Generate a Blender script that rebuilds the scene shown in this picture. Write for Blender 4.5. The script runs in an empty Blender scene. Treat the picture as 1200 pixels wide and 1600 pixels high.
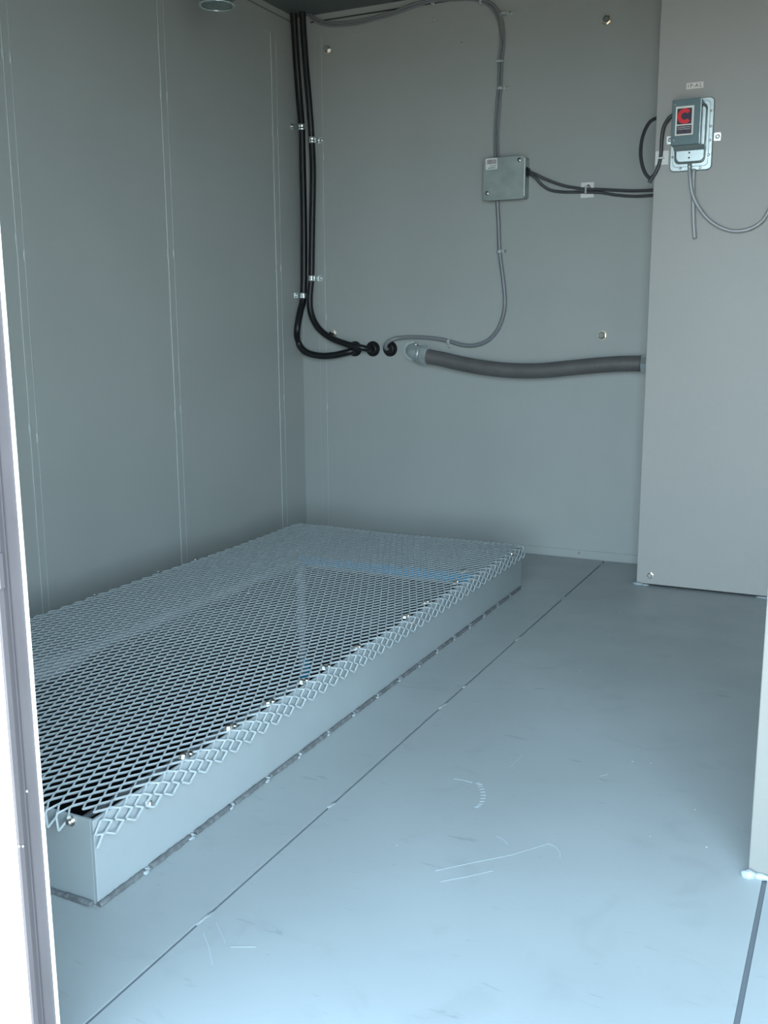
import bpy, bmesh, math, random
from mathutils import Vector, Matrix
random.seed(7)
SC = bpy.context.scene
COL = SC.collection

# ------------------------------------------------------------------ camera
F = 1547.435
CAM = Vector((2.3105, -3.9157, 0.95))
yaw, pit, rol = -0.4534, -0.1875, -0.0059
FW = Vector((math.sin(yaw)*math.cos(pit), math.cos(yaw)*math.cos(pit), math.sin(pit)))
rt = FW.cross(Vector((0, 0, 1))).normalized(); up = rt.cross(FW)
RR = rt*math.cos(rol) + up*math.sin(rol)
UU = -rt*math.sin(rol) + up*math.cos(rol)
cd = bpy.data.cameras.new('camera'); cam = bpy.data.objects.new('camera', cd); COL.objects.link(cam)
cd.sensor_fit = 'HORIZONTAL'; cd.sensor_width = 36; cd.lens = F/1200*36; cd.clip_start = 0.02
cam.matrix_world = Matrix(((RR.x, UU.x, -FW.x, CAM.x), (RR.y, UU.y, -FW.y, CAM.y), (RR.z, UU.z, -FW.z, CAM.z), (0, 0, 0, 1)))
SC.camera = cam

def at(px, py, ax, v):
    """where the sight line of a photo pixel meets the plane coordinate[ax] = v"""
    d = FW + RR*((px-600)/F) - UU*((py-800)/F)
    return CAM + d*((v-CAM[ax])/d[ax])
def bw(px, py, off=0.0): return at(px, py, 1, -off)            # back wall
EY = -0.3247                                                    # enclosure face
def en(px, py, off=0.0): return at(px, py, 1, EY-off)
def fl(px, py, z=0.0): return at(px, py, 2, z)

# ------------------------------------------------------------------ room dimensions
H = 2.232
PX0, PX1, PY0, PY1, PZ = 0.275, 1.2218, -2.777, -0.538, 0.153   # platform
DX, DYF, DYN = 1.448, -3.10, -3.137                              # door jamb
EX = 1.5948                                                      # enclosure left side
SX1, SX2 = 1.402, 2.214                                          # floor seams
PSX, PSY = 2.186, -2.215                                         # post corner
WR = 3.0

# ------------------------------------------------------------------ materials
def new_mat(name):
    m = bpy.data.materials.new(name); m.use_nodes = True
    return m, m.node_tree, m.node_tree.nodes['Principled BSDF']
def simple(name, col, rough=0.5, metal=0.0, bump=0.0, bscale=200, spec=0.5, var=0.0, vscale=8, coat=0.0, trans=0.0):
    m, nt, b = new_mat(name)
    b.inputs['Base Color'].default_value = (*col, 1); b.inputs['Roughness'].default_value = rough
    b.inputs['Metallic'].default_value = metal; b.inputs['Specular IOR Level'].default_value = spec
    b.inputs['Coat Weight'].default_value = coat; b.inputs['Transmission Weight'].default_value = trans
    tc = nt.nodes.new('ShaderNodeTexCoord')
    if var > 0:
        n = nt.nodes.new('ShaderNodeTexNoise'); n.inputs['Scale'].default_value = vscale; n.inputs['Detail'].default_value = 6
        nt.links.new(tc.outputs['Object'], n.inputs['Vector'])
        r = nt.nodes.new('ShaderNodeMapRange'); r.inputs[1].default_value = .3; r.inputs[2].default_value = .7
        r.inputs[3].default_value = 1-var; r.inputs[4].default_value = 1+var
        nt.links.new(n.outputs['Fac'], r.inputs[0])
        v = nt.nodes.new('ShaderNodeVectorMath'); v.operation = 'SCALE'; v.inputs[0].default_value = col
        nt.links.new(r.outputs[0], v.inputs['Scale']); nt.links.new(v.outputs[0], b.inputs['Base Color'])
    if bump > 0:
        n = nt.nodes.new('ShaderNodeTexNoise'); n.inputs['Scale'].default_value = bscale; n.inputs['Detail'].default_value = 3
        nt.links.new(tc.outputs['Object'], n.inputs['Vector'])
        bp = nt.nodes.new('ShaderNodeBump'); bp.inputs['Strength'].default_value = bump; bp.inputs['Distance'].default_value = .002
        nt.links.new(n.outputs['Fac'], bp.inputs['Height']); nt.links.new(bp.outputs[0], b.inputs['Normal'])
    return m

PAINT = (0.365, 0.392, 0.375)
M = {}
M['wall'] = simple('grey_wall_paint', PAINT, .42, bump=.10, bscale=260, var=.03, vscale=3)
M['panel'] = simple('grey_panel_paint', (0.385, 0.385, 0.36), .42, bump=.22, bscale=330, var=.02, vscale=3)
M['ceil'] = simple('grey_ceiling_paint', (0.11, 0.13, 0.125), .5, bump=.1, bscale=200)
M['curb'] = simple('grey_curb_paint', (0.30, 0.34, 0.345), .4, bump=.08, bscale=150, var=.03, vscale=6)
M['mesh'] = simple('grey_expanded_metal_paint', (0.42, 0.47, 0.475), .38, bump=.1, bscale=150)
M['weld'] = simple('dull_weld_bead', (0.13, 0.14, 0.14), .6, bump=.9, bscale=180, var=.3, vscale=60)
M['weld_light'] = simple('painted_weld_tack', (0.36, 0.41, 0.43), .4, bump=.9, bscale=160)
M['caulk'] = simple('glossy_caulk', (0.45, 0.50, 0.48), .14, bump=.6, bscale=90)
M['liner'] = simple('black_pit_liner', (0.006, 0.009, 0.009), .85, bump=.4, bscale=60)
M['seal'] = simple('pale_sealant_tape', (0.62, 0.68, 0.70), .4, bump=.6, bscale=60, var=.15, vscale=25)
M['bluetape'] = simple('blue_masking_tape', (0.02, 0.58, 0.95), .5, bump=.2, bscale=80, var=.15, vscale=30)
M['gap'] = simple('dark_joint', (0.02, 0.024, 0.026), .8)
M['joint'] = simple('dusty_joint_filler', (0.15, 0.17, 0.18), .6)
M['post'] = simple('post_paint', (0.20, 0.20, 0.18), .5, bump=.1, bscale=200)
M['edge'] = simple('painted_edge_glint', (0.85, 0.88, 0.85), .3, metal=.2)  # near-white colour standing in for the glint on the junction box edge
M['black'] = simple('black_cable_jacket', (0.006, 0.007, 0.008), .42, bump=.1, bscale=200)
M['darkcable'] = simple('dark_grey_cable', (0.060, 0.063, 0.068), .4)
M['greycable'] = simple('grey_cable_jacket', (0.20, 0.215, 0.225), .25)
M['conduit'] = simple('grey_conduit_jacket', (0.115, 0.114, 0.112), .5, bump=.15, bscale=90, var=.1, vscale=10)
M['zinc'] = simple('zinc_plated_steel', (0.80, 0.86, 0.85), .27, metal=.9, bump=.15, bscale=120)
M['fitting'] = simple('dull_zinc_casting', (0.52, 0.58, 0.58), .32, metal=.55, bump=.2, bscale=60, var=.1, vscale=30)
M['chrome'] = simple('bright_steel', (0.85, 0.83, 0.78), .2, metal=1)
M['brass'] = simple('yellow_zinc_steel', (0.62, 0.56, 0.44), .3, metal=.7)
M['galv'] = simple('galvanised_box_steel', (0.40, 0.46, 0.44), .5, metal=.75, bump=.15, bscale=40, var=.14, vscale=22)
M['cast'] = simple('die_cast_aluminium', (0.50, 0.56, 0.55), .33, metal=.85, bump=.1, bscale=100)
M['cover'] = simple('dark_zinc_cover', (0.11, 0.16, 0.165), .4, metal=.5, bump=.1, bscale=60, var=.06, vscale=14)
M['white'] = simple('white_plastic', (0.75, 0.76, 0.73), .5)
M['nylon'] = simple('natural_nylon', (0.42, 0.47, 0.46), .35)
M['cream'] = simple('cream_label', (0.80, 0.78, 0.70), .5)
M['ink'] = simple('dark_ink', (0.03, 0.03, 0.04), .5)
M['bar'] = simple('grey_barcode_ink', (0.14, 0.11, 0.13), .5)
M['teal'] = simple('teal_ink', (0.02, 0.25, 0.2), .5)
M['purple'] = simple('purple_black_ink', (0.022, 0.008, 0.04), .4)
M['red'] = simple('red_ink', (0.80, 0.004, 0.012), .4)
M['tube'] = simple('translucent_vinyl_tube', (0.36, 0.38, 0.38), .2, coat=.3)
M['rubber'] = simple('grey_door_gasket', (0.105, 0.095, 0.10), .6, bump=.2, bscale=60, var=.08, vscale=12)
M['gasket_dark'] = simple('darker_gasket', (0.06, 0.055, 0.06), .6)
M['extwhite'] = simple('white_exterior_paint', (0.85, 0.86, 0.80), .5)
M['ground'] = simple('pale_concrete_ground', (0.54, 0.41, 0.29), .9, bump=.5, bscale=20, var=.15, vscale=3)
M['glass'] = simple('greenish_lamp_glass', (0.30, 0.42, 0.36), .08, trans=.6)
M['scuff'] = simple('pale_scuff', (0.46, 0.52, 0.54), .4)
M['fixture'] = simple('dark_fixture_metal', (0.09, 0.12, 0.115), .4, metal=.4)

# floor paint: same paint, walked on, with smudges, fine specks of swarf
def floor_mat():
    m, nt, b = new_mat('worn_floor_paint')
    tc = nt.nodes.new('ShaderNodeTexCoord'); L = nt.links.new
    def noise(s, d, vec=None, dist=0.0):
        n = nt.nodes.new('ShaderNodeTexNoise'); n.inputs['Scale'].default_value = s; n.inputs['Detail'].default_value = d
        n.inputs['Distortion'].default_value = dist
        L(vec or tc.outputs['Object'], n.inputs['Vector']); return n.outputs['Fac']
    def rng(src, a, c, x, y):
        r = nt.nodes.new('ShaderNodeMapRange'); r.inputs[1].default_value = a; r.inputs[2].default_value = c
        r.inputs[3].default_value = x; r.inputs[4].default_value = y; L(src, r.inputs[0]); return r.outputs[0]
    def mul(a, c):
        n = nt.nodes.new('ShaderNodeMath'); n.operation = 'MULTIPLY'; L(a, n.inputs[0]); L(c, n.inputs[1]); return n.outputs[0]
    big = rng(noise(2.2, 5), .35, .65, .95, 1.04)
    smear = rng(noise(7, 8, dist=1.2), .30, .42, .93, 1.0)
    mp = nt.nodes.new('ShaderNodeMapping'); mp.inputs['Scale'].default_value = (14, 60, 1); mp.inputs['Rotation'].default_value = (0, 0, .5)
    L(tc.outputs['Object'], mp.inputs['Vector'])
    dk = rng(noise(1.0, 4, mp.outputs[0], .6), .26, .34, .82, 1.0)
    val = mul(mul(big, smear), dk)
    vm = nt.nodes.new('ShaderNodeVectorMath'); vm.operation = 'SCALE'; vm.inputs[0].default_value = (0.34, 0.375, 0.37)
    L(val, vm.inputs['Scale'])
    vo = nt.nodes.new('ShaderNodeTexVoronoi'); vo.inputs['Scale'].default_value = 16; L(tc.outputs['Object'], vo.inputs['Vector'])
    sp = rng(vo.outputs['Distance'], .025, .04, 1.0, 0.0)
    pick = rng(noise(3.1, 2), .50, .52, 0, 1)
    mx = nt.nodes.new('ShaderNodeMix'); mx.data_type = 'RGBA'; L(mul(sp, pick), mx.inputs[0])
    L(vm.outputs[0], mx.inputs[6]); mx.inputs[7].default_value = (.75, .8, .8, 1)
    L(mx.outputs[2], b.inputs['Base Color'])
    L(rng(noise(5, 6), .3, .7, .34, .50), b.inputs['Roughness'])
    bp = nt.nodes.new('ShaderNodeBump'); bp.inputs['Strength'].default_value = .08; bp.inputs['Distance'].default_value = .002
    L(noise(120, 3), bp.inputs['Height']); L(bp.outputs[0], b.inputs['Normal'])
    return m
M['floor'] = floor_mat()

# ------------------------------------------------------------------ mesh helpers
class MB:
    def __init__(s): s.bm = bmesh.new()
    def box(s, a, b, mi=0, bev=0.0):
        a = Vector(a); b = Vector(b)
        lo = [min(a[i], b[i]) for i in range(3)]; hi = [max(a[i], b[i]) for i in range(3)]
        vs = [s.bm.verts.new((x, y, z)) for x in (lo[0], hi[0]) for y in (lo[1], hi[1]) for z in (lo[2], hi[2])]
        fs = []
        for q in ((0, 1, 3, 2), (4, 6, 7, 5), (0, 4, 5, 1), (2, 3, 7, 6), (0, 2, 6, 4), (1, 5, 7, 3)):
            f = s.bm.faces.new([vs[i] for i in q]); f.material_index = mi; fs.append(f)
        if bev > 0:
            es = list({e for f in fs for e in f.edges})
            bmesh.ops.bevel(s.bm, geom=es, offset=bev, segments=2, profile=.5, affect='EDGES')
        return s
    def tube(s, pts, r, seg=12, sub=8, mi=0, cap=True, wob=0.0, rfun=None):
        P = [Vector(p) for p in pts]
        if sub > 1 and len(P) > 2:
            Q = []
            for i in range(len(P)-1):
                p0 = P[max(i-1, 0)]; p1 = P[i]; p2 = P[i+1]; p3 = P[min(i+2, len(P)-1)]
                # centripetal-ish spline
                for k in range(sub):
                    t = k/sub
                    Q.append(.5*((2*p1)+(-p0+p2)*t+(2*p0-5*p1+4*p2-p3)*t*t+(-p0+3*p1-3*p2+p3)*t**3))
            Q.append(P[-1]); P = Q
        rings = []; n = None
        for i, p in enumerate(P):
            d = (P[min(i+1, len(P)-1)]-P[max(i-1, 0)]).normalized()
            if n is None:
                n = d.cross(Vector((0, 0, 1)) if abs(d.z) < .9 else Vector((1, 0, 0))).normalized()
            else:
                n = (n-d*n.dot(d)).normalized()
            m = d.cross(n); rr = r*(1+random.uniform(-wob, wob))
            if rfun: rr = r*rfun(i/(len(P)-1))
            rings.append([s.bm.verts.new(p+(n*math.cos(2*math.pi*k/seg)+m*math.sin(2*math.pi*k/seg))*rr) for k in range(seg)])
        for i in range(len(rings)-1):
            for k in range(seg):
                f = s.bm.faces.new((rings[i][k], rings[i][(k+1) % seg], rings[i+1][(k+1) % seg], rings[i+1][k]))
                f.smooth = True; f.material_index = mi
        if cap:
            s.bm.faces.new(rings[0][::-1]).material_index = mi; s.bm.faces.new(rings[-1]).material_index = mi
        return s
    def lathe(s, c, axis, prof, seg=24, mi=0, smooth=True, rot=0.0):
        """prof: (radius, offset along axis) pairs"""
        c = Vector(c); a = Vector(axis).normalized()
        n = a.cross(Vector((0, 0, 1)) if abs(a.z) < .9 else Vector((1, 0, 0))).normalized(); m = a.cross(n)
        rings = []
        for r, h in prof:
            rings.append([s.bm.verts.new(c+a*h+(n*math.cos(2*math.pi*k/seg+rot)+m*math.sin(2*math.pi*k/seg+rot))*max(r, 1e-5)) for k in range(seg)])
        for i in range(len(rings)-1):
            for k in range(seg):
                f = s.bm.faces.new((rings[i][k], rings[i][(k+1) % seg], rings[i+1][(k+1) % seg], rings[i+1][k]))
                f.smooth = smooth; f.material_index = mi
        s.bm.faces.new(rings[0][::-1]).material_index = mi; s.bm.faces.new(rings[-1]).material_index = mi
        return s
    def rrect(s, c, w, h, d, r, axis='y-', mi=0, seg=6, bev=0.0):
        """rounded slab in the xz plane, centre c (on its back face), thickness d toward -y"""
        c = Vector(c); pts = []
        for cx, cz, a0 in ((w/2-r, h/2-r, 0), (-w/2+r, h/2-r, 90), (-w/2+r, -h/2+r, 180), (w/2-r, -h/2+r, 270)):
            for k in range(seg+1):
                a = math.radians(a0+90*k/seg); pts.append((cx+r*math.cos(a), cz+r*math.sin(a)))
        prof = [(0, 0.0), (0, d-bev), (bev, d)] if bev > 0 else [(0, 0), (0, d)]
        rings = [[s.bm.verts.new(c+Vector((x*(1-2*i/w), -o, z*(1-2*i/h)))) for x, z in pts] for i, o in prof]
        n = len(pts)
        for a, b in zip(rings, rings[1:]):
            for k in range(n):
                f = s.bm.faces.new((a[k], a[(k+1) % n], b[(k+1) % n], b[k])); f.material_index = mi
        s.bm.faces.new(rings[0][::-1]).material_index = mi; s.bm.faces.new(rings[-1]).material_index = mi
        return s
    def prism(s, pts, vec, mi=0):
        v = Vector(vec); a = [s.bm.verts.new(Vector(p)) for p in pts]; b = [s.bm.verts.new(Vector(p)+v) for p in pts]
        n = len(pts); s.bm.faces.new(a[::-1]).material_index = mi; s.bm.faces.new(b).material_index = mi
        for k in range(n):
            s.bm.faces.new((a[k], a[(k+1) % n], b[(k+1) % n], b[k])).material_index = mi
        return s
    def blob(s, c, sx, sy, sz, mi=0, jit=.15):
        r = bmesh.ops.create_icosphere(s.bm, subdivisions=2, radius=1)
        for v in r['verts']:
            v.co = Vector(c)+Vector((v.co.x*sx, v.co.y*sy, v.co.z*sz))*(1+random.uniform(-jit, jit))
            for f in v.link_faces: f.smooth = True; f.material_index = mi
        return s
    def build(s, name, mats, parent=None, label=None):
        bmesh.ops.recalc_face_normals(s.bm, faces=s.bm.faces)
        me = bpy.data.meshes.new(name); s.bm.to_mesh(me); s.bm.free()
        for m in (mats if isinstance(mats, (list, tuple)) else [mats]): me.materials.append(M[m])
        o = bpy.data.objects.new(name, me); COL.objects.link(o)
        if parent is not None:
            o.parent = parent
            o.matrix_parent_inverse = Matrix.Translation(parent.location).inverted() if parent.type == 'EMPTY' else Matrix.Identity(4)
        if label: o['label'] = label
        return o
def tag(o, label, cat, group=None, kind=None):
    o['label'] = label; o['category'] = cat
    if group: o['group'] = group
    if kind: o['kind'] = kind
    return o
def thing(name, loc, label, cat, group=None):
    o = bpy.data.objects.new(name, None); COL.objects.link(o); o.location = loc; o.empty_display_size = .05
    return tag(o, label, cat, group)
def struct(o, label=None):
    o['kind'] = 'structure'
    if label: o['label'] = label
    return o
def text(body, c, height, width, off, mat, name, parent, label=None):
    """flat lettering in the xz plane, centred on c, facing -y"""
    cu = bpy.data.curves.new(name, 'FONT'); cu.body = body; cu.align_x = 'CENTER'; cu.align_y = 'CENTER'; cu.size = 1
    t = bpy.data.objects.new(name, cu); COL.objects.link(t)
    bpy.context.view_layer.update()
    me = bpy.data.meshes.new_from_object(t.evaluated_get(bpy.context.evaluated_depsgraph_get()))
    COL.objects.unlink(t); bpy.data.objects.remove(t)
    xs = [v.co.x for v in me.vertices]; ys = [v.co.y for v in me.vertices]
    sx = width/(max(xs)-min(xs)); sy = height/(max(ys)-min(ys)); mx = (max(xs)+min(xs))/2; my = (max(ys)+min(ys))/2
    for v in me.vertices:
        v.co = Vector((c[0]+(v.co.x-mx)*sx, c[1]-off, c[2]+(v.co.y-my)*sy))
    me.materials.clear(); me.materials.append(M[mat])
    o = bpy.data.objects.new(name, me); COL.objects.link(o); o.parent = parent
    o.matrix_parent_inverse = Matrix.Translation(parent.location).inverted() if parent.type == 'EMPTY' else Matrix.Identity(4)
    return o

# ================================================================== SETTING
T = .012
fb = MB()
# floor plates (real joints between them), opening for the pit inside the curb
def plate(x0, x1, y0, y1): fb.box((x0, y0, -T), (x1, y1, 0), 0)
g = .0032
plate(0, PX0, DYN, -.006); plate(PX0, PX1-.006, PY1+.02, -.006)
plate(PX0, PX1-.006, DYN, PY0); plate(PX1-.006, SX1-g, DYN, -.006)
plate(SX1+g, SX2-g*1.3, DYN, -.006); plate(SX2+g*1.3, WR, DYN, -.006)
for x0, x1, y0, y1, zt, mi in ((SX1-g, SX1+g, DYN, -.006, -.0035, 2), (SX2-g*1.3, SX2+g*1.3, DYN, -.006, -.0035, 2), (0, WR, -.006, .02, -.008, 1)):
    fb.box((x0, y0, -T), (x1, y1, zt), mi)
floor = struct(fb.build('floor', ['floor', 'gap', 'joint']))
# tack welds along the long floor joint
for px, py, l in ((322, 1436, .03), (518, 1258, .018), (693, 1103, .03), (728, 1073, .01), (810, 998, .03), (886, 935, .03), (936, 881, .02)):
    p = fl(px, py); p.x = SX1
    b = MB(); b.blob((SX1, p.y, -.002), .0055, l*.7, .0032, 0)
    b.blob((SX1+.003, p.y+l*.4, -.002), .005, l*.4, .003, 0); b.build('weld_tack', 'floor', floor)
# scuffs and scratches in the floor paint
def streak(pts, w, name='scuff_mark'):
    b = MB(); P = [Vector((*fl(x, y)[:2], .0004)) for x, y in pts]
    for a, c in zip(P, P[1:]):
        d = (c-a).normalized(); n = Vector((-d.y, d.x, 0))*w/2
        b.prism([a-n, c-n, c+n, a+n], (0, 0, .0003))
    return b.build(name, 'scuff', floor)
streak([(680, 1361), (740, 1348), (800, 1336), (858, 1318)], .0008)
streak([(856, 1318), (868, 1323), (875, 1332), (875, 1340)], .0014)
streak([(688, 1378), (730, 1370), (770, 1361)], .0010)
streak([(709, 1217), (722, 1219), (738, 1223)], .0022)
streak([(776, 1307), (785, 1311), (794, 1320)], .0012)
streak([(798, 1198), (806, 1190), (817, 1180)], .0010)
streak([(938, 1213), (950, 1210)], .0015)
streak([(318, 1458), (326, 1480), (332, 1508)], .0012)
streak([(338, 1442), (346, 1460), (352, 1474)], .0010)
streak([(360, 1480), (400, 1480)], .0010)
tk = MB()
for i in range(11):     # the ladder-like curved scuff
    t = i/10; a = math.radians(75-150*t)
    px = 738+13*math.cos(a)+ (2 if i < 2 else 0); py = 1243-19*math.sin(a)
    p = fl(px, py); q = fl(px+8-3*abs(t-.5), py-1.2+1.5*t); p.z = q.z = .0004
    d = (q-p).normalized(); n = Vector((-d.y, d.x, 0))*.0016
    tk.prism([p-n, q-n, q+n, p+n], (0, 0, .0003))
tk.build('scuff_mark', 'scuff', floor)
# welded corner and bead at the foot of the enclosure and of the post are built with them

wl = struct(MB().box((-.05, DYN, -.05), (0, .0, H+.05)).build('wall_left', 'wall'))
wbk = struct(MB().box((-.05, 0, -.05), (WR+.05, .05, H+.05)).build('wall_back', 'wall'))
wr = struct(MB().box((WR, DYN, -.05), (WR+.05, 0, H+.05)).build('wall_right', 'wall'))
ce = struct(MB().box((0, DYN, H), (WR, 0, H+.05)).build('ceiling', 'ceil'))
DXR, DH = 2.93, 1.90
fw = MB()
fw.box((-.05, DYN, -.5), (DX-.004, DYF, H+.05), 0).box((DXR, DYN, -.5), (WR+.05, DYF, H+.05), 0)
fw.box((DX-.004, DYN, DH), (DXR, DYF, H+.05), 0).box((DX-.004, DYN, -.5), (DXR, DYF, -T-.001), 0)
wf = struct(fw.build('wall_front', 'extwhite'))
# door jamb: grey gasket lining the reveal, thin white lip at its inner edge
jm = MB().box((DX-.004, DYN+.001, 0), (DX, DYF-.0005, DH), 0)
jm.box((DX, DYN+.008, 0), (DX+.0016, DYN+.0125, DH), 1)
jm.box((DX, DYN+.0165, 0), (DX+.0009, DYN+.0180, DH), 1)
jamb = struct(jm.build('door_1', ['rubber', 'gasket_dark']), None)
MB().box((DX-.004, DYF-.0005, 0), (DX+.0019, DYF+.004, DH)).build('door_lip', 'extwhite', jamb, 'thin white lip along the inner edge')
for z_px in ((36, 1322), (42, 1236), (30, 1322)):
    p = at(z_px[0], z_px[1], 0, DX); 
    if DYN < p.y < DYF: MB().lathe((DX, p.y, p.z), (1, 0, 0), [(.0022, 0), (.002, .001), (.0008, .0018)], 12).build('screw', 'chrome', jamb)
MB().box((DX, DYN+.001, .66), (DX+.0035, DYN+.007, .70)).build('strike_plate', 'rubber', jamb)

# seams on the walls: flat cover strips with a wavering glossy caulk bead on each edge
def seam_v_left(pxa, pxb, py, z0=0, z1=H-.10):
    ya = at(pxa, py, 0, 0).y; yb = at(pxb, py, 0, 0).y
    s = MB().box((-.001, ya, z0), (.0016, yb, z1), 0, 0).build('seam_strip', 'wall', wl)
    for y, r in ((ya, .0021), (yb, .0014)):
        n = 26; MB().tube([(.0008+random.uniform(0, .0005), y+random.uniform(-.0007, .0007), z0+(z1-z0)*i/n) for i in range(n+1)], r, 8, 3, wob=.12).build('caulk_bead', 'caulk', s)
    for z in (.62, 1.18, 1.72):
        MB().blob((.001, ya, z+random.uniform(-.03, .03)), .003, .006, .022).build('weld_tack', 'caulk', s)
        MB().blob((.001, yb, z+random.uniform(-.03, .03)), .003, .006, .022).build('weld_tack', 'caulk', s)
seam_v_left(34, 45, 500); seam_v_left(267, 276, 500); seam_v_left(431.5, 439, 420)
def seam_v_back(xa, xb, z0=0, z1=H-.08):
    s = MB().box((xa, .001, z0), (xb, -.0016, z1)).build('seam_strip', 'wall', wbk)
    for x, r in ((xa, .0009), (xb, .0014)):
        n = 26; MB().tube([(x+random.uniform(-.0006, .0006), -.0009-random.uniform(0, .0004), z0+(z1-z0)*i/n) for i in range(n+1)], r, 8, 3, wob=.12).build('caulk_bead', 'caulk', s)
    for z in (.58, .98, 1.66):
        MB().blob((xb, -.001, z), .005, .003, .018).build('weld_tack', 'caulk', s)
seam_v_back(.0888, .1206)
for z, d in ((2.205, .0012), (2.135, .001)):
    MB().box((.07, .001, z-.0025), (WR, -.0018, z+.0025)).build('seam_line', 'gap' if z > 2.2 else 'wall', wbk)
    MB().box((-.001, DYF, z-.0025), (.0018, -.04, z+.0025)).build('seam_line', 'joint' if z > 2.2 else 'wall', wl)
MB().tube([(.13+.07*i, -.0008, .034+random.uniform(-.0006, .0006)) for i in range(21)], .0012, 6, 2).build('caulk_bead', 'wall', wbk)

# hex bolts on the back wall
def hexbolt(c, ax, r, parent, mat='brass', name='hex_bolt', wr_=1.45, wm='ink', rot=.3):
    o = MB().lathe(c, ax, [(r*wr_, 0), (r*wr_, r*.18)], 24).build('washer', wm, parent)
    b = MB().lathe(Vector(c)+Vector(ax).normalized()*r*.18, ax, [(r*1.02, 0), (r*1.02, r*.55), (r*.8, r*.72)], 6, smooth=False, rot=rot)
    return b.build(name, 'chrome', parent)
for px, py in ((512, 77), (948, 31), (520, 521), (941, 524)):
    hexbolt(bw(px, py), (0, -1, 0), .0145, wbk, wr_=1.3, wm='brass', rot=random.random())
for px, py in ((722, 68), (678, 30), (905, 864)):
    p = bw(px, py); MB().lathe(p, (0, -1, 0), [(.005, 0), (.0045, .003), (.002, .005)], 14).build('screw', 'chrome', wbk)

# ================================================================== ENCLOSURE on the right of the back wall
enc = thing('steel_enclosure', (EX, EY, 0), 'tall grey painted steel enclosure at the right carrying the air pressure switch', 'enclosure')
MB().box((EX, EY, .007), (WR-.002, -.001, H-.001), 0, .0025).build('body', 'panel', enc)
MB().box((EX+.012, EY+.012, 0.0005), (WR-.004, -.012, .007)).build('base_joint', 'gap', enc)
b = MB(); b.blob((EX+.006, EY-.004, .004), .02, .008, .007); b.blob((EX+.032, EY-.003, .003), .018, .006, .004)
b.build('weld_bead', 'weld_light', enc, 'pale weld at the bottom left corner')
b = MB(); b.blob((en(1193, 932).x, EY-.003, .003), .03, .006, .004); b.build('weld_bead', 'weld_light', enc)
hexbolt(en(1016, 899), (0, -1, 0), .0105, enc, 'chrome', wr_=1.25, wm='chrome')

# ================================================================== POST at the right edge
post = thing('steel_post', (PSX, PSY, 0), 'pale grey steel post standing on the floor at the right edge of the photo', 'post')
MB().box((PSX, PSY, 0), (PSX+.30, PSY+.055, H-.001), 0, .002).build('body', 'post', post)
b = MB(); b.blob((PSX+.002, PSY-.006, .004), .014, .010, .009); b.build('weld_tack', 'weld_light', post)
b = MB(); b.tube([(PSX+.01+i*.03, PSY-.003, .003) for i in range(10)], .0055, 8, 4, wob=.25); b.build('weld_bead', 'weld_light', post)

# ================================================================== PLATFORM: curb, pit, expanded metal
plat = thing('grated_platform', (PX0, PY0, 0), 'low grey steel curb covered with bent expanded metal mesh along the left wall', 'platform')
th = .006
MB().box((PX1-th, PY0, 0), (PX1, PY1, PZ), 0, .0012).build('curb_side', 'curb', plat)
MB().box((PX0, PY0, 0), (PX0+th, PY1, PZ), 0, .0012).build('curb_side', 'curb', plat)
MB().box((PX0+th, PY0, 0), (PX1-th, PY0+th, PZ), 0, .0012).build('curb_side', 'curb', plat)
MB().box((PX0+th, PY1-th, 0), (PX1-th, PY1, PZ), 0, .0012).build('curb_side', 'curb', plat)
# pit under the curb
PD = -.50
pit_ = MB()
o_ = .02
pit_.box((PX0+.0, PY0, PD), (PX0+.006, PY1+o_, -.0125)).box((PX1-.012, PY0, PD), (PX1-.006, PY1+o_, -.0125))
pit_.box((PX0+.006, PY0, PD), (PX1-.012, PY0+.006, -.0125)).box((PX0+.006, PY1+o_-.006, PD), (PX1-.012, PY1+o_, -.0125))
pit_.box((PX0, PY0, PD-.01), (PX1-.006, PY1+o_, PD))
pt_ = pit_.build('trim_1', 'liner'); struct(pt_)
# pale sealant along the foot of the curb inside, patch, vertical corner seam, blue tape
x0, y1 = PX0+th, PY1-th
b = MB(); n = 40
b.tube([(x0+.008+random.uniform(-.003, .003), PY0+.02+(y1-PY0-.03)*i/n, .004) for i in range(n+1)], .017, 8, 2, wob=.12)
b.blob((x0+.02, -1.93, .004), .05, .14, .03, 0, .08); b.blob((x0+.012, -1.0, 0), .02, .05, .012)
b.build('sealant_strip', 'seal', plat, 'pale sealant smeared along the inner foot of the curb')
b = MB(); b.box((x0+.0, y1-.002, .002), (PX1-th-.001, y1-.0005, .030), 0)
b.box((x0, y1-.02, .0), (PX1-th-.001, y1-.0005, .002), 0)
b.build('blue_tape', 'bluetape', plat, 'strip of blue tape along the inner back of the curb')
b = MB(); b.tube([(x0+.05+(PX1-x0-.1)*i/20, y1-.012, -.006+random.uniform(-.002, .002)) for i in range(21)], .008, 8, 2, wob=.2)
b.build('sealant_strip', 'seal', plat)
b = MB(); b.tube([(x0+.012+random.uniform(-.003, .003), y1-.008, -.01-(-.01-PD)*i/18) for i in range(18)], .018, 8, 3, wob=.12, rfun=lambda t: 1.15-.35*t)
b.blob((x0+.01, y1-.01, -.07), .02, .01, .05); b.blob((x0-.0+.01, y1-.03, -.24), .012, .01, .03)
b.build('corner_sealant', 'seal', plat, 'pale sealant running down the inner back corner')
b = MB(); b.box((x0+.004, y1-.012, PD+.0), (x0+.045, y1-.008, PD+.10)); b.box((x0+.004, y1-.05, PD+.001), (x0+.12, y1-.008, PD+.004))
b.build('blue_tape', 'bluetape', plat, 'scrap of blue tape deep in the corner')
b = MB(); b.tube([(x0+.02, PY0+.2+(y1-PY0-.25)*i/20, PD+.004) for i in range(21)], .011, 8, 2, wob=.2)
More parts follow.
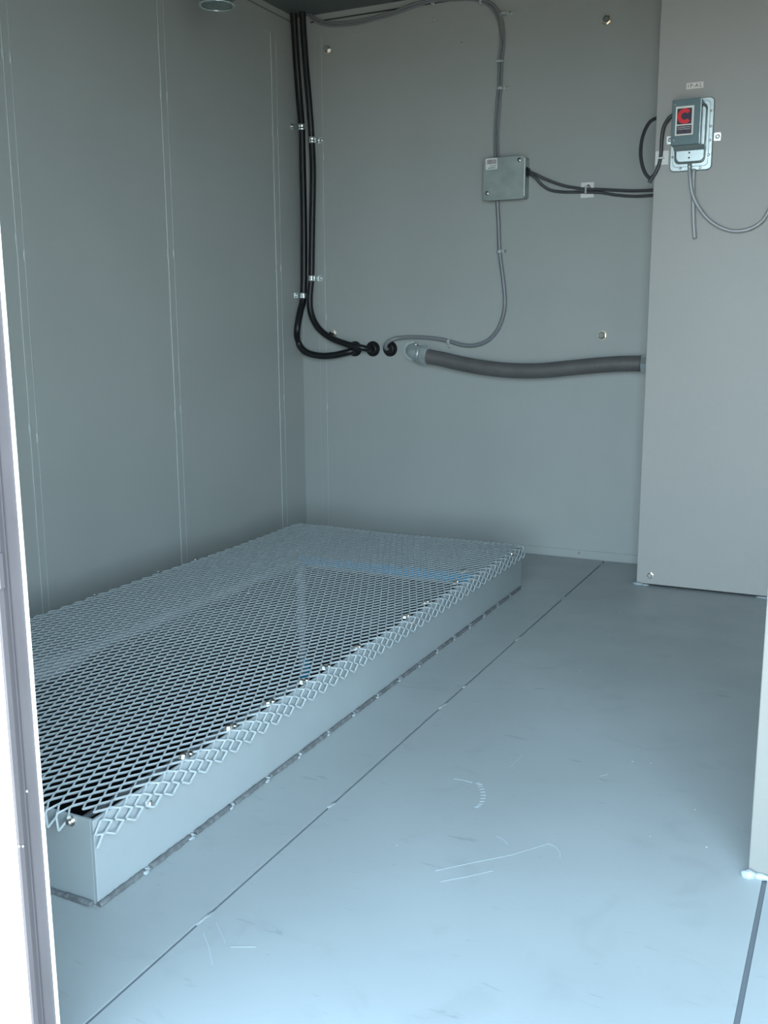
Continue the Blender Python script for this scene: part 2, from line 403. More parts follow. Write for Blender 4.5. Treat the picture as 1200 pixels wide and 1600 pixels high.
b.build('sealant_strip', 'seal', plat, 'faint sealant along the bottom of the pit')
MB().box((PX1-th-.03, PY0+.1, PZ-.055), (PX1-th, PY1-.3, PZ-.050)).build('inner_flange', 'curb', plat)

# expanded metal sheet
SW, LW = .0234, .0508
ZT = PZ+.0025
RB = .008                                            # bend radius over the curb edge
def wav(x, y): return .0018*math.sin(x*9+y*3)+.0014*math.sin(y*7-x*4)
def surf(u, v):
    """sheet coordinates to world. u across (x), v along (y); it bends over the right and the front edge"""
    x, y = u, v; z = ZT+wav(u, v)*min(1, max(0, (PX1-u)/.1))
    tu = Vector((1, 0, 0)); nz = Vector((0, 0, 1))
    e = u-(PX1-RB*.4)
    if e > 0:
        a = min(e/RB, 1.30); rest = max(0, e-RB*1.30)
        x = PX1-RB*.4+RB*math.sin(a)+rest*math.cos(1.30)*.55; z = ZT-RB*(1-math.cos(a))-rest*math.sin(1.30)
        nz = Vector((math.sin(a), 0, math.cos(a))); tu = Vector((math.cos(a), 0, -math.sin(a)))
    e = (PY0+.004)-v
    if e > 0:
        a = min(e/RB, 1.25+.15*math.sin(u*37)); rest = max(0, e-RB*a)
        y = PY0+.004-RB*math.sin(a)-rest*math.cos(a)*1.0; z = z-RB*(1-math.cos(a))-rest*math.sin(a)
        nz = Vector((0, -math.sin(a), math.cos(a)))
    return Vector((x, y, z)), nz
gm = bmesh.new()
hs = LW/2
U0 = PX0-.004
nj = int((PX1+.050-U0)/(SW/2))
K = int((PY1+.012-(PY0-.06))/hs)
for j in range(nj):
    ub = U0+j*SW/2
    flap = ub > PX1-.004
    run = []
    for k in range(K+1):
        u = ub+((j+k) % 2)*SW/2
        v = PY1+.012-k*hs
        if v < PY0-.055: break
        if v < PY0+.012 and (ub > PX1-.060):
            if not (ub > PX1 and v > PY0-.02): break
        if u > PX1+.038+.006*math.sin(k*1.7) and False: continue
        run.append((u, v))
    pts = []
    bl = .0030
    for i, (u, v) in enumerate(run):
        if i > 0: pts.append((u, v+bl))
        if i < len(run)-1: pts.append((u, v-bl))
    if len(pts) < 2: continue
    # in-between points give the strands their slight S curve
    P = [surf(u, v) for u, v in pts]
    rings = []
    for i, (p, nz) in enumerate(P):
        d = (P[min(i+1, len(P)-1)][0]-P[max(i-1, 0)][0])
        if d.length < 1e-7: d = Vector((0, -1, 0))
        d.normalize(); s_ = d.cross(nz).normalized()
        w = .00165; t = .0015
        ta = .45
        sv = (s_*math.cos(ta)+nz*math.sin(ta))*w; tv = (nz*math.cos(ta)-s_*math.sin(ta))*t
        rings.append([gm.verts.new(p+sv+tv), gm.verts.new(p-sv+tv), gm.verts.new(p-sv-tv), gm.verts.new(p+sv-tv)])
    for a, c in zip(rings, rings[1:]):
        for q in range(4): gm.faces.new((a[q], a[(q+1) % 4], c[(q+1) % 4], c[q]))
    gm.faces.new(rings[0][::-1]); gm.faces.new(rings[-1])
gb = MB(); gb.bm.free(); gb.bm = gm
gb.build('expanded_metal_sheet', 'mesh', plat)

# hold-down screws: pairs of bright heads with a washer, along the right edge of the sheet, small heads elsewhere
def clamp(px, py, z=PZ+.006, s=1.0):
    p = fl(px, py, z)
    if p.x > PX1-.012: p.x = PX1-.012
    MB().lathe(p-Vector((0, 0, .004)), (0, 0, 1), [(.011*s, 0), (.011*s, .0015)], 16).build('washer', 'zinc', plat)
    b = MB().lathe(p-Vector((0, 0, .0025)), (.1, -.15, 1), [(.0062*s, 0), (.0062*s, .005), (.0045*s, .0065)], 6, smooth=False, rot=random.random())
    b.lathe(p+Vector((.004, .016, -.003)), (.3, -.2, 1), [(.0055*s, 0), (.0055*s, .004), (.003*s, .0055)], 10)
    b.build('screw_head', 'chrome', plat)
for px, py in ((298, 1183), (370, 1139), (428, 1100), (474, 1065), (510, 1043), (555, 1012), (632, 963), (663, 941), (710, 909), (722, 893)):
    clamp(px, py)
for px, py in ((235, 1256), (647, 974), (802, 866), (122, 1283)):
    p = at(px, py, 0, PX1+.006) if px > 200 else at(108, 1284, 1, PY0-.005)
    ax = (1, 0, 0) if px > 200 else (0, -1, 0)
    p = Vector((PX1+.0005, p.y, p.z)) if px > 200 else Vector((p.x, PY0-.0005, p.z))
    b = MB().lathe(p, ax, [(.010, 0), (.010, .0015), (.0062, .0016), (.0062, .007), (.004, .009)], 10, smooth=False)
    b.build('screw_head', 'chrome', plat)
for px, py in ((148, 929), (247, 893), (305, 874), (515, 823), (477, 826), (727, 853), (206, 1004), (388, 926)):
    p = fl(px, py, PZ+.004)
    MB().lathe(p-Vector((0, 0, .002)), (0, 0, 1), [(.005, 0), (.005, .003), (.002, .0045)], 10).build('screw_head', 'chrome', plat)
# weld along the foot of the curb: dull runs with painted tacks between
def foot(p, q, nrm):
    p = Vector(p); q = Vector(q); L = (q-p).length; n = max(2, int(L/.125)); d = (q-p)/n
    for i in range(n):
        a = p+d*(i+.06); c = p+d*(i+.94); m = 10
        b = MB().tube([a.lerp(c, k/m)+Vector((random.uniform(-1, 1)*abs(nrm[0])*.001, random.uniform(-1, 1)*abs(nrm[1])*.001, .002)) for k in range(m+1)], .0062, 8, 2, wob=.14)
        b.build('weld_bead', 'weld', plat)
        t = p+d*(i+1.0)
        b = MB().blob(t+Vector((0, 0, .002)), .006, .007, .005, 0, .3)
        b.blob(t+Vector((.004, -.008, .002)), .0055, .009, .003, 0, .3); b.build('weld_tack', 'curb', plat)
foot((PX1+.003, PY0-.01, 0), (PX1+.003, PY1-.01, 0), (1, 0, 0))
foot((PX1, PY0-.004, 0), (PX0, PY0-.004, 0), (0, 1, 0))

# ================================================================== CABLES
# two thick black cables down the corner
def corner_pt(px, py, x=.02):
    p = at(px, py, 0, x)
    if p.y > -.02: p = at(px, py, 1, -.02)
    p.x = max(p.x, .0165)
    return p
A = [corner_pt(457, 2), corner_pt(459, 25), corner_pt(463, 90), corner_pt(468, 155), corner_pt(471.5, 200), corner_pt(473, 260),
     corner_pt(474.5, 330), corner_pt(475, 400), corner_pt(474, 462), corner_pt(469, 488), corner_pt(464.5, 515), bw(466, 535, .05),
     bw(478, 550, .05), bw(500, 556, .048), bw(522, 555, .046), bw(541, 551, .043), bw(551, 548, .03), bw(555, 546, .006)]
tag(MB().tube(A, .0145, 14, 8).build('power_cable', 'black'), 'left of the two thick black cables in the corner, looping low to the first grommet', 'cable', None)
Bc = [bw(472, 8, .06), bw(473, 30, .055), bw(477, 90, .045), bw(483, 160, .035), bw(487, 218, .02), bw(489, 270, .02), bw(488, 340, .02), bw(487, 400, .02),
      bw(486.5, 435, .02), bw(484, 468, .022), bw(487, 492, .024), bw(498, 513, .03), bw(517, 528, .035), bw(540, 537, .055), bw(560, 542, .065), bw(574, 545, .045), bw(582, 545, .006)]
tag(MB().tube(Bc, .0135, 14, 8).build('power_cable', 'black'), 'right of the two thick black cables, curving from the corner to the second grommet', 'cable', None)
# grommets
lab = ['black rubber grommet in the back wall taking the low looping black cable', 'middle black rubber grommet in the back wall, where the right black cable enters',
       'black rubber grommet in the back wall taking the thin grey cable beside the elbow']
for i, (px, py) in enumerate(((555, 545), (583, 545), (610, 545))):
    g_ = MB().lathe(bw(px, py), (0, -1, 0), [(.033, 0), (.033, .004), (.026, .007), (.024, .018), (.017, .022), (.016, .018)], 28).build('cable_grommet', 'black')
    tag(g_, lab[i], 'grommet', 'grommets in the back wall')
# steel straps on the black cables
def strap(c, d, tab, r, label, normal=(0, -1, 0)):
    """band round a vertical cable at c with a screwed tab to one side (tab: vector along the wall)"""
    t = thing('pipe_strap', c, label, 'clamp', 'steel straps on the black cables')
    c = Vector(c)
    b = MB(); b.lathe(c-Vector((0, 0, .013)), (0, 0, 1), [(r+.0005, 0), (r+.0025, .001), (r+.0025, .009), (r+.0015, .011), (r+.0015, .015), (r+.0025, .017), (r+.0025, .025), (r+.0005, .026)], 20)
    b.build('band', 'zinc', t)
    tv = Vector(tab); nv = Vector(normal); L = .036
    if abs(tv.x) > 0:
        b = MB().rrect((c.x+tv.x*(r+L/2), -.0005, c.z), L, .024, .0025, .011); sc = (c.x+tv.x*(r+L*.62), -.003, c.z)
    else:
        b = MB().box((.0005, c.y+tv.y*r, c.z-.012), (.003, c.y+tv.y*(r+L), c.z+.012), 0, .001); sc = (.003, c.y+tv.y*(r+L*.6), c.z)
    b.build('tab', 'zinc', t)
    MB().lathe(sc, normal, [(.0065, 0), (.006, .003), (.003, .005)], 12).build('screw', 'chrome', t)
strap(corner_pt(471.5, 199), 0, (0, -1, 0), .0145, 'upper steel strap round the left black cable', (1, 0, 0))
strap(corner_pt(474, 462), 0, (0, -1, 0), .0145, 'lower steel strap round the left black cable', (1, 0, 0))
strap(bw(487.5, 219, .02), 0, (1, 0, 0), .0135, 'upper steel strap on the right black cable, its tab screwed to the back wall')
strap(bw(486.5, 435, .02), 0, (1, 0, 0), .0135, 'lower steel strap on the right black cable, its tab screwed to the back wall')

# junction box
JD = .055
jc = bw(790, 279); 
q0 = bw(754.5, 312, JD); q1 = bw(821, 246, JD)
jw, jh = abs(q1.x-q0.x), abs(bw(790, 245, JD).z-bw(790, 312, JD).z)
jcx, jcz = (q0.x+q1.x)/2, (bw(790, 245, JD).z+bw(790, 312, JD).z)/2
jb = thing('junction_box', (jcx, 0, jcz), 'square galvanised steel junction box with a barcode sticker on the back wall', 'junction box')
MB().rrect((jcx, -.0005, jcz), jw-.002, jh-.006, JD-.0045, .008).build('box_body', 'galv', jb)
MB().rrect((jcx, -JD+.004, jcz), jw, jh, .004, .010, bev=.001).build('cover', 'galv', jb)
def jf(px, py): p = bw(px, py, JD); return p
MB().box((jcx+jw/2-.004, -JD-.0006, jcz-jh/2+.01), (jcx+jw/2, -JD, jcz+jh/2-.01)).build('cover_edge', 'edge', jb)  # thin pale strip: the edge's specular highlight painted on as colour
p0 = jf(768, 256)
st = MB().rrect((p0.x, -JD, p0.z), .048, .042, .0004, .004).build('barcode_sticker', 'white', jb, 'white sticker with a barcode')
b = MB(); x = p0.x-.018
while x < p0.x+.018:
    w = random.choice((.0009, .0014, .0022)); b.box((x, -JD-.0004, p0.z-.001), (x+w, -JD-.0006, p0.z+.016)); x += w+random.choice((.0009, .0013))
b.build('barcode', 'bar', st)
b = MB()
for k in range(7): b.box((p0.x-.006+k*.0024, -JD-.0004, p0.z-.009), (p0.x-.0045+k*.0024, -JD-.0006, p0.z-.0065))
b.box((p0.x+.0135, -JD-.0004, p0.z-.0095), (p0.x+.0175, -JD-.0006, p0.z-.006)); b.build('small_print', 'ink', st)
b = MB()
for k in range(9): b.box((p0.x-.014+k*.0034, -JD-.0004, p0.z-.0175), (p0.x-.0115+k*.0034, -JD-.0006, p0.z-.0135))
b.build('small_print', 'teal', st)
for px, py in ((811, 250), (761, 302)):
    p = jf(px, py); p.y = -JD
    MB().lathe(p, (0, -1, 0), [(.009, 0), (.0085, .0025), (.005, .0045)], 18).build('screw', 'chrome', jb)
    MB().box((p.x-.0008, -JD-.0046, p.z-.007), (p.x+.0008, -JD-.0049, p.z+.007)).build('screw_slot', 'ink', jb)
jr = jcx+jw/2-.003
MB().lathe((jr, -.028, jcz+.022), (1, 0, 0), [(.019, 0), (.019, .004), (.014, .005), (.014, .012), (.011, .013)], 20).build('cable_bushing', 'black', jb)
MB().lathe((jr, -.028, jcz-.045), (1, 0, 0), [(.014, 0), (.014, .0006), (.011, .0008)], 20).build('knockout', 'galv', jb)

# grey cable from its grommet up to the box
def wire(pts, r, mat, name, label, cat='cable', group=None, sub=8):
    return tag(MB().tube(pts, r, 12, sub).build(name, mat), label, cat, group)
wire([bw(608, 546, .004), bw(603, 544, .028), bw(604, 537, .036), bw(612, 531, .030), bw(628, 527.5, .015), bw(655, 527, .012), bw(680, 529, .011), bw(701, 533, .010),
      bw(722, 539, .010), bw(742, 539.5, .010), bw(762, 532, .010), bw(777, 516, .010), bw(786, 494, .010), bw(789, 470, .010), bw(786, 435, .010),
      bw(781, 395, .010), bw(779, 350, .010), bw(777, 312, .018)], .0082, 'greycable', 'grey_cable', 'thin grey cable hooking from the third grommet up into the bottom of the junction box')
wire([bw(774, 247, .016), bw(773, 215, .010), bw(775, 175, .009), bw(779, 130, .009), bw(780, 95, .010), bw(783, 60, .010), bw(778, 30, .012), bw(768, 12, .014), bw(754, 3, .016),
      bw(735, -1, .02), bw(700, 0, .02), bw(672, 3, .02), bw(645, 11, .02), bw(615, 22, .02), bw(585, 31, .02), bw(550, 38, .02), bw(515, 39.5, .02), bw(494, 34, .02), bw(482, 24, .022), bw(475, 13, .03)],
     .0050, 'greycable', 'grey_cable', 'left strand of the grey cable pair from the junction box to the ceiling corner', group='grey cable pair above the junction box')
wire([bw(779, 247, .016), bw(778, 215, .010), bw(780, 175, .009), bw(783, 130, .009), bw(785, 95, .009), bw(788, 62, .010), bw(785, 32, .012), bw(775, 12, .014), bw(760, 1, .016),
      bw(735, -6, .02), bw(700, -4, .02), bw(672, 0, .02), bw(645, 7, .02), bw(615, 18, .02), bw(585, 27, .02), bw(550, 34, .021), bw(515, 35.5, .021), bw(494, 29, .021), bw(485, 21, .022), bw(478, 12, .03)],
     .0050, 'greycable', 'grey_cable', 'right strand of the grey cable pair from the junction box to the ceiling corner', group='grey cable pair above the junction box')
# nylon clips
def pclip(px, py, dx, dz, label, r=.009, vert=True):
    c = bw(px, py, .010); t = thing('cable_clip', c, label, 'clip', 'nylon clips on the grey cables')
    ax = (0, 0, 1) if vert else (1, 0, 0)
    o = Vector(ax)*-.006
    MB().lathe(c+o, ax, [(r, 0), (r+.002, .0005), (r+.002, .0115), (r, .012)], 16).build('band', 'nylon', t)
    e = c+Vector((dx, 0, dz)); 
    if vert: MB().box((c.x, -.0005, c.z-.006), (e.x+.006*(1 if dx > 0 else -1), -.004, c.z+.006), 0, .0012).build('tab', 'nylon', t)
    else: MB().box((c.x-.006, -.0005, c.z), (c.x+.006, -.004, e.z-.004), 0, .0012).build('tab', 'nylon', t)
    MB().lathe((e.x, -.004, e.z), (0, -1, 0), [(.0058, 0), (.0052, .003), (.0025, .0045)], 12).build('screw', 'chrome', t)
pclip(781, 138, .030, 0, 'nylon clip on the grey cable pair midway between ceiling and junction box', .011)
pclip(787, 21, .026, 0, 'nylon clip on the grey cable pair at its bend below the ceiling', .011)
pclip(780, 393, .026, 0, 'nylon clip on the single grey cable below the junction box')
pclip(701, 534, 0, -.020, 'nylon clip on the grey cable just above the large conduit', vert=False)
pclip(676, 2, 0, -.012, 'left nylon clip on the grey cable pair along the ceiling edge', .010, vert=False)
pclip(752, 1, 0, -.010, 'right nylon clip on the grey cable pair along the ceiling edge', .011, vert=False)
c = bw(781.5, 96, .010)
tag(MB().rrect((c.x, c.y+.008, c.z), .030, .008, .018, .003).build('cable_tie', 'nylon'), 'small nylon tie bundling the grey cable pair near the ceiling', 'cable tie')

# dark wires from the box to the enclosure
yb = -.028
wire([Vector((jr+.006, yb, jcz+.025)), bw(838, 273, .026), bw(855, 281, .018), bw(880, 290, .012), bw(903, 294, .011), bw(918, 295.5, .011), bw(940, 296, .011), bw(970, 297.5, .012), bw(1000, 298, .014), Vector((EX, -.02, bw(1035, 297).z))],
     .0052, 'darkcable', 'dark_wire', 'upper of the two dark wires from the junction box to the enclosure')
wire([Vector((jr+.006, yb, jcz+.018)), bw(836, 277, .028), bw(847, 289, .02), bw(860, 297, .014), bw(880, 300, .011), bw(903, 300, .011), bw(918, 300.5, .012), bw(940, 301, .011), bw(965, 305, .011), bw(1000, 306.5, .012), Vector((EX, -.018, bw(1035, 304).z))],
     .0052, 'darkcable', 'dark_wire', 'lower of the two dark wires from the junction box to the enclosure')
def tie_mount(p, w, h, label, y0):
    t = thing('tie_mount', p, label, 'cable mount', None)
    MB().rrect((p.x, y0-.0003, p.z), w, h, .003, .002).build('base', 'white', t)
    return t
p = bw(918, 297); t = tie_mount(p, .050, .056, 'white square cable tie mount under the two dark wires on the back wall', 0)
MB().box((p.x-.006, -.003, p.z-.014), (p.x+.001, -.0205, p.z+.014), 0, .001).build('tie', 'nylon', t)
MB().lathe((p.x+.005, -.003, p.z+.012), (0, -1, 0), [(.008, 0), (.0075, .009), (.004, .012)], 14).build('screw', 'chrome', t)

# large flexible conduit with elbow connector
cp = [bw(668, 557, .05), bw(690, 561, .05), bw(720, 568, .05), bw(760, 575, .05), bw(800, 579, .05), bw(845, 579, .05), bw(890, 575, .05), bw(930, 571, .05), bw(970, 568.5, .05), bw(1002, 568, .05)]
cd_ = thing('flexible_conduit', cp[0], 'thick grey flexible conduit sagging between the elbow fitting and the enclosure side', 'conduit')
nn = 300
MB().tube(cp, .0305, 22, 40, rfun=lambda t: 1+.012*math.sin(t*nn*2.2)).build('hose', 'conduit', cd_)
e0 = bw(1003, 568, .05); 
b = MB(); b.lathe(e0, (1, 0, 0), [(.034, 0), (.034, .012), (.037, .013), (.037, .022)], 8, smooth=False); b.lathe(e0+Vector((.022, 0, 0)), (1, 0, 0), [(.030, 0), (.030, EX-e0.x-.0235)], 20)
b.build('end_connector', 'zinc', cd_)
el = thing('elbow_fitting', bw(650, 548), 'zinc elbow conduit fitting on the back wall at the left end of the thick conduit', 'fitting')
a0 = bw(645, 548, 0); a1 = bw(646, 549, .045); a2 = bw(654, 553, .054); a3 = bw(672, 558, .05)
dirv = (Vector(cp[1])-Vector(cp[0])).normalized()
MB().tube([a0, bw(645, 548, .02), a1, bw(651, 552, .053), a2], .031, 20, 8).build('elbow_body', 'fitting', el)
MB().lathe(a0+Vector((0, 0, 0)), (0, -1, 0), [(.042, 0), (.042, .008)], 8, smooth=False).build('lock_nut', 'zinc', el)
MB().lathe(a2-dirv*.004, dirv, [(.033, 0), (.036, .003), (.036, .012), (.034, .016)], 20).build('ring', 'fitting', el)
MB().lathe(a2+dirv*.014, dirv, [(.038, 0), (.041, .003), (.041, .026), (.037, .030)], 8, smooth=False).build('compression_nut', 'fitting', el)
MB().lathe(bw(650, 538.5, .048), (0, -.4, 1), [(.010, 0), (.009, .006), (.005, .009)], 14).build('screw', 'chrome', el)

# ================================================================== AIR SWITCH on the enclosure
def erect(mb_, x0p, y0p, x1p, y1p, d0, d1, r, bev=0.0):
    """rounded slab on the enclosure face from pixel corners measured on its front"""
    a = en(x0p, (y0p+y1p)/2, d1); c = en(x1p, (y0p+y1p)/2, d1); t_ = en((x0p+x1p)/2, y0p, d1); u_ = en((x0p+x1p)/2, y1p, d1)
    cx, cz = (a.x+c.x)/2, (t_.z+u_.z)/2
    mb_.rrect((cx, EY-d0, cz), abs(c.x-a.x), abs(t_.z-u_.z), d1-d0, r, bev=bev)
    return cx, cz, abs(c.x-a.x), abs(t_.z-u_.z)
sw = thing('air_pressure_switch', en(1082, 210), 'metal air pressure switch with a red letter emblem mounted on the enclosure', 'pressure switch')
b = MB(); pcx, pcz, pw, ph = erect(b, 1048.5, 154, 1114, 266.5, .0005, .012, .014, .002); b.build('back_plate', 'cast', sw)
b = MB(); erect(b, 1053, 159, 1108, 260, .012, .0155, .012, .001); b.build('gasket_ring', 'cast', sw)
b = MB(); erect(b, 1055, 162, 1104, 255.5, .0155, .018, .018, .001); b.build('groove', 'fixture', sw)
b = MB(); erect(b, 1057, 165, 1102.5, 253, .018, .033, .016, .003); b.build('diaphragm_housing', 'cast', sw)
b = MB(); cvx, cvz, cvw, cvh = erect(b, 1049.5, 154.5, 1094.5, 226, .012, .068, .002, .001); b.build('cover', 'cover', sw, 'dark grey box cover')
YC = EY-.068
def cf(px, py): q = en(px, py, .068); return q
MB().box((cvx+cvw/2-.0015, YC-.0006, cvz-cvh/2), (cvx+cvw/2, YC, cvz+cvh/2)).build('cover_edge', 'zinc', sw)
# bevelled lower step under the cover
b = MB(); z0 = cvz-cvh/2; b.prism([(cvx-cvw/2+.006, YC+.012, z0), (cvx-cvw/2+.006, EY-.034, z0), (cvx-cvw/2+.006, EY-.034, z0-.014)], (cvw+.008, 0, 0)); b.build('lower_step', 'cast', sw)
# sticker
q = cf(1069.5, 188.5); sw_w = abs(cf(1083.5, 188).x-cf(1055, 188).x); sw_h = abs(cf(1069, 165.5).z-cf(1069, 211).z)
stk = MB().rrect((q.x, YC, q.z), sw_w, sw_h, .0005, .001).build('sticker', 'cream', sw, 'cream sticker with a red C emblem')
qs = cf(1069.5, 181.5); s_w = abs(cf(1081, 181).x-cf(1058.2, 181).x)
MB().rrect((qs.x, YC-.0005, qs.z), s_w, s_w*1.06, .0004, .003).build('emblem_ground', 'purple', stk)
b = MB(); ro, ri = s_w*.495, s_w*.24; N = 40; cx_ = qs.x+.001
arc = [math.radians(42+276*i/N) for i in range(N+1)]
outer = [(cx_+ro*math.cos(a), qs.z+ro*1.02*math.sin(a)) for a in arc]; inner = [(cx_+ri*math.cos(a), qs.z+ri*1.02*math.sin(a)) for a in arc]
for i in range(N):
    b.prism([(outer[i][0], YC-.0009, outer[i][1]), (outer[i+1][0], YC-.0009, outer[i+1][1]), (inner[i+1][0], YC-.0009, inner[i+1][1]), (inner[i][0], YC-.0009, inner[i][1])], (0, -.0003, 0))
b.build('emblem_letter', 'red', stk, 'red letter C')
qt = cf(1068.8, 202.5); t_w, t_h = abs(cf(1080.5, 202).x-cf(1057.5, 202).x), abs(cf(1069, 196).z-cf(1069, 209).z)
MB().rrect((qt.x, YC-.0005, qt.z), t_w, t_h, .0004, .0008).build('text_ground', 'purple', stk)
text('CLEVELAND', (qt.x, YC, qt.z+t_h*.30), t_h*.17, t_w*.86, .0011, 'cream', 'lettering', stk)
text('CONTROLS', (qt.x, YC, qt.z+t_h*.06), t_h*.17, t_w*.86, .0011, 'cream', 'lettering', stk)
b = MB()
for r_ in range(2):
    for k in range(12):
        if k == 7: continue
        b.box((qt.x-t_w*.42+k*t_w*.07, YC-.0009, qt.z-t_h*(.17+.15*r_)), (qt.x-t_w*.42+(k+.6)*t_w*.07, YC-.0011, qt.z-t_h*(.22+.15*r_)))
b.build('small_print', 'bar', stk)
for px, py in ((1055, 163), (1052.8, 219)):
    p = cf(px, py); p.y = YC; MB().lathe(p, (0, -1, 0), [(.0042, 0), (.004, .002), (.002, .0035)], 14).build('screw', 'chrome', sw)
p = cf(1092, 223); p.y = YC; MB().lathe(p, (0, -1, 0), [(.0022, 0), (.001, .0015)], 10).build('rivet', 'chrome', sw)
for px, py in ((1111, 173), (1110.6, 197), (1109, 219), (1107, 242), (1094, 262), (1063, 263), (1051, 246), (1098, 197), (1097.5, 219)):
    p = en(px, py, .0155); 
    MB().lathe((p.x, EY-.012, p.z), (0, -1, 0), [(.0045, 0), (.0042, .004), (.002, .0055)], 12).build('screw', 'chrome' if px > 1100 or py > 240 else 'fixture', sw)
for px, py in ((1077, 238.5), (1076.5, 246.5)):
    p = en(px, py, .033); MB().lathe((p.x, EY-.033, p.z), (0, -1, 0), [(.0032, 0), (.0028, .0008)], 12).build('screw_hole', 'ink', sw)
text('1 5 7', (en(1088, 244, .033).x, EY-.033, en(1088, 244, .033).z), .005, .012, .0004, 'fixture', 'stamped_marks', sw) if False else None
pn = en(1077.5, 256, .028)
MB().lathe(pn, (0, 0, -1), [(.0065, 0), (.0065, .012), (.0045, .014), (.0055, .018), (.0045, .022), (.0052, .026), (.004, .032)], 14).build('hose_barb', 'cast', sw)
for px in (1121, 1047):
    p = en(px, 213.5 if px > 1100 else 219, .003)
    MB().rrect((p.x, EY-.0004, p.z), .022, .026, .003, .003).build('mounting_tab', 'zinc', sw)
    MB().lathe((p.x+.001, EY-.0034, p.z), (0, -1, 0), [(.0075, 0), (.007, .003), (.004, .005)], 14).build('screw', 'chrome', sw)
# tubes
d_ = .028
wire([pn+Vector((0, 0, -.016)), en(1078.5, 280, d_), en(1081, 300, d_*.9), en(1090, 321, .022), en(1105, 341, .018), en(1125, 355, .014), en(1147, 361, .012), (en(1170, 358, .012)), en(1190, 346, .012), en(1203, 325, .012), en(1209, 300, .012), en(1211, 270, .012)],
     .0062, 'tube', 'vinyl_tube', 'long translucent tube curving from the switch to the right edge of the photo', 'tube')
tb = MB().tube([en(1084, 264, .010), en(1083, 300, .010), en(1083.5, 340, .010), en(1085.5, 373, .010)], .0072, 14, 6, cap=False)
tb = tb.build('vinyl_tube', 'tube'); md = tb.modifiers.new('wall', 'SOLIDIFY'); md.thickness = .0016; md.offset = -1
tag(tb, 'short open ended translucent tube hanging straight down below the switch', 'tube')
# tag above the switch
p = en(1086, 133.5); tg = MB().rrect((p.x, EY-.0002, p.z), abs(en(1099.5, 133).x-en(1072.8, 133).x), abs(en(1086, 128.8).z-en(1086, 138.6).z), .0008, .0006).build('name_tag', 'cream')
tag(tg, 'small cream name tag printed IP-AL above the pressure switch', 'name tag')
text('I P -A L', (p.x, EY-.001, p.z), .0115, .044, .0004, 'ink', 'lettering', tg)
# tie mount and cable of the switch
p = en(1034.5, 247); t = tie_mount(p, .044, .046, 'white square cable tie mount at the left edge of the enclosure', EY)
MB().box((p.x-.012, EY-.003, p.z-.004), (p.x+.008, EY-.016, p.z+.001), 0, .001).build('tie', 'white', t)
lp = [en(1051, 180, .03), en(1044, 186, .028), en(1037, 199, .018), en(1034, 218, .012), en(1033, 238, .010), en(1030, 256, .010), en(1024, 270, .010), en(1017, 278.5, .008),
      at(1009, 272, 1, EY), at(1003.5, 258, 1, EY+.01), at(1001, 240, 1, EY+.03), at(1003, 218, 1, EY+.06), at(1010, 199, 1, EY+.09), at(1020, 187, 1, EY+.12), Vector((EX+.001, EY+.15, at(1028, 182, 1, EY+.15).z))]
wire(lp, .0062, 'darkcable', 'dark_wire', 'dark wire looping from the pressure switch round the left edge of the enclosure')
wire([en(1021, 274, .009), en(1017, 281, .012), en(1014.5, 285.5, .012)], .007, 'darkcable', 'wire_stub', 'stubby dark tail of tape at the lowest point of the looped wire', 'wire end', sub=4)

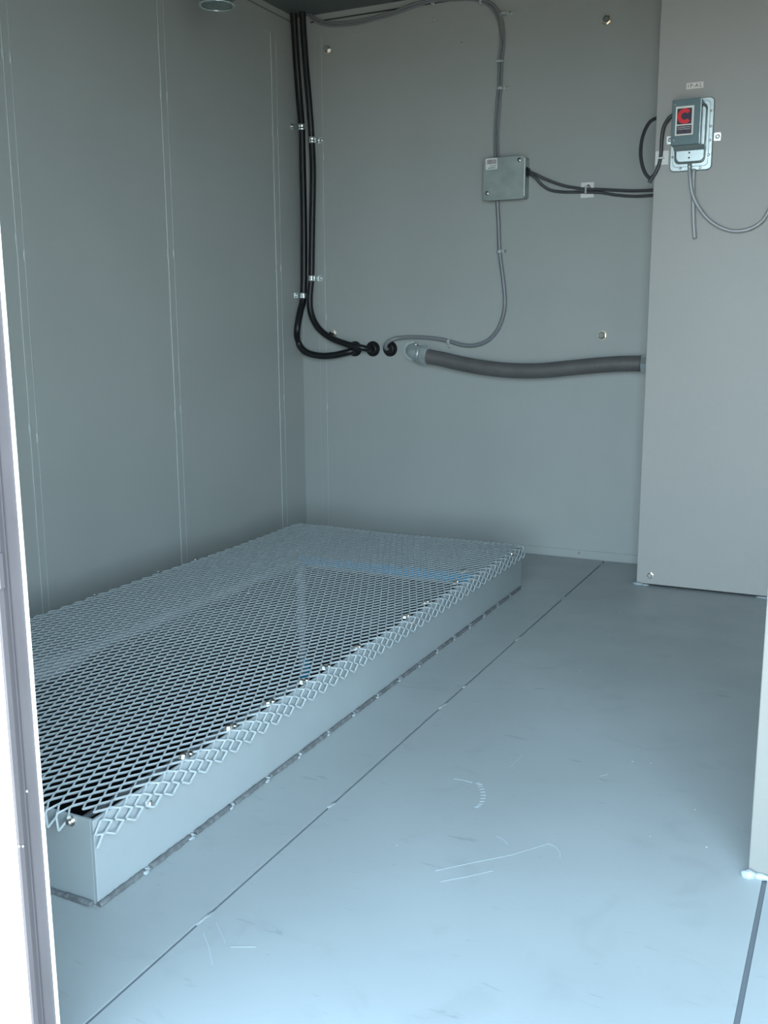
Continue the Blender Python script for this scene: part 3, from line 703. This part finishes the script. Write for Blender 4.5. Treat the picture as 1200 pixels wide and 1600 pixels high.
# ================================================================== CEILING LAMP at the top left
lc = at(338, -14, 1, -1.0)
lm = thing('ceiling_lamp', (lc.x, -1.0, H), 'dark oval ceiling lamp with a glassy rim, cut off by the top of the photo', 'lamp')
zb = at(335, 12, 1, -1.0).z
MB().lathe((lc.x, -1.0, H-.0005), (0, 0, -1), [(.05, 0), (.05, H-zb-.045), (.062, H-zb-.04), (.062, H-zb-.028)], 28).build('lamp_body', 'fixture', lm)
MB().lathe((lc.x, -1.0, zb+.028), (0, 0, -1), [(.050, 0), (.054, .010), (.050, .022), (.035, .026), (.01, .027)], 28).build('lamp_glass', 'glass', lm)
MB().tube([(lc.x+.057*math.cos(math.radians(a)), -1.0+.057*math.sin(math.radians(a)), zb+.006) for a in range(0, 361, 15)], .0035, 8, 1).build('rim', 'zinc', lm)

# ================================================================== OUTSIDE
gnd = MB().box((-30, -40, -.56), (30, DYN-.001, -.5)).build('ground', 'ground'); struct(gnd)

# ------------------------------------------------------------------ light: open sky and sun outside the doorway
w = bpy.data.worlds.new('sky'); SC.world = w; w.use_nodes = True; nt = w.node_tree
bg = nt.nodes['Background']; tc = nt.nodes.new('ShaderNodeTexCoord'); sx = nt.nodes.new('ShaderNodeSeparateXYZ')
nt.links.new(tc.outputs['Generated'], sx.inputs[0])
cr = nt.nodes.new('ShaderNodeValToRGB'); cr.color_ramp.elements[0].position = 0; cr.color_ramp.elements[0].color = (.84, 1.05, 1.20, 1)
cr.color_ramp.elements[1].position = .9; cr.color_ramp.elements[1].color = (.20, .33, .50, 1)
nt.links.new(sx.outputs[2], cr.inputs[0]); nt.links.new(cr.outputs[0], bg.inputs['Color']); bg.inputs['Strength'].default_value = 1.3
sl = bpy.data.lights.new('sun', 'SUN'); so = bpy.data.objects.new('sun', sl); COL.objects.link(so)
sl.energy = 1.15; sl.angle = math.radians(.6); sl.color = (1, .93, .84)
so.rotation_euler = Vector((.25, -.45, -1)).to_track_quat('-Z', 'Y').to_euler()
# portal at the doorway: steers sky sampling only, emits nothing itself
pl = bpy.data.lights.new('door_portal', 'AREA'); po = bpy.data.objects.new('door_portal', pl); COL.objects.link(po)
pl.shape = 'RECTANGLE'; pl.size = DXR-DX; pl.size_y = DH; pl.cycles.is_portal = True
po.location = ((DX+DXR)/2, DYN-.01, DH/2); po.rotation_euler = (math.radians(90), 0, 0)

vs = SC.view_settings; SC.display_settings.display_device = 'sRGB'
vs.view_transform = 'Standard'; vs.look = 'None'; vs.gamma = 1; vs.use_curve_mapping = False
vs.exposure = 3.22
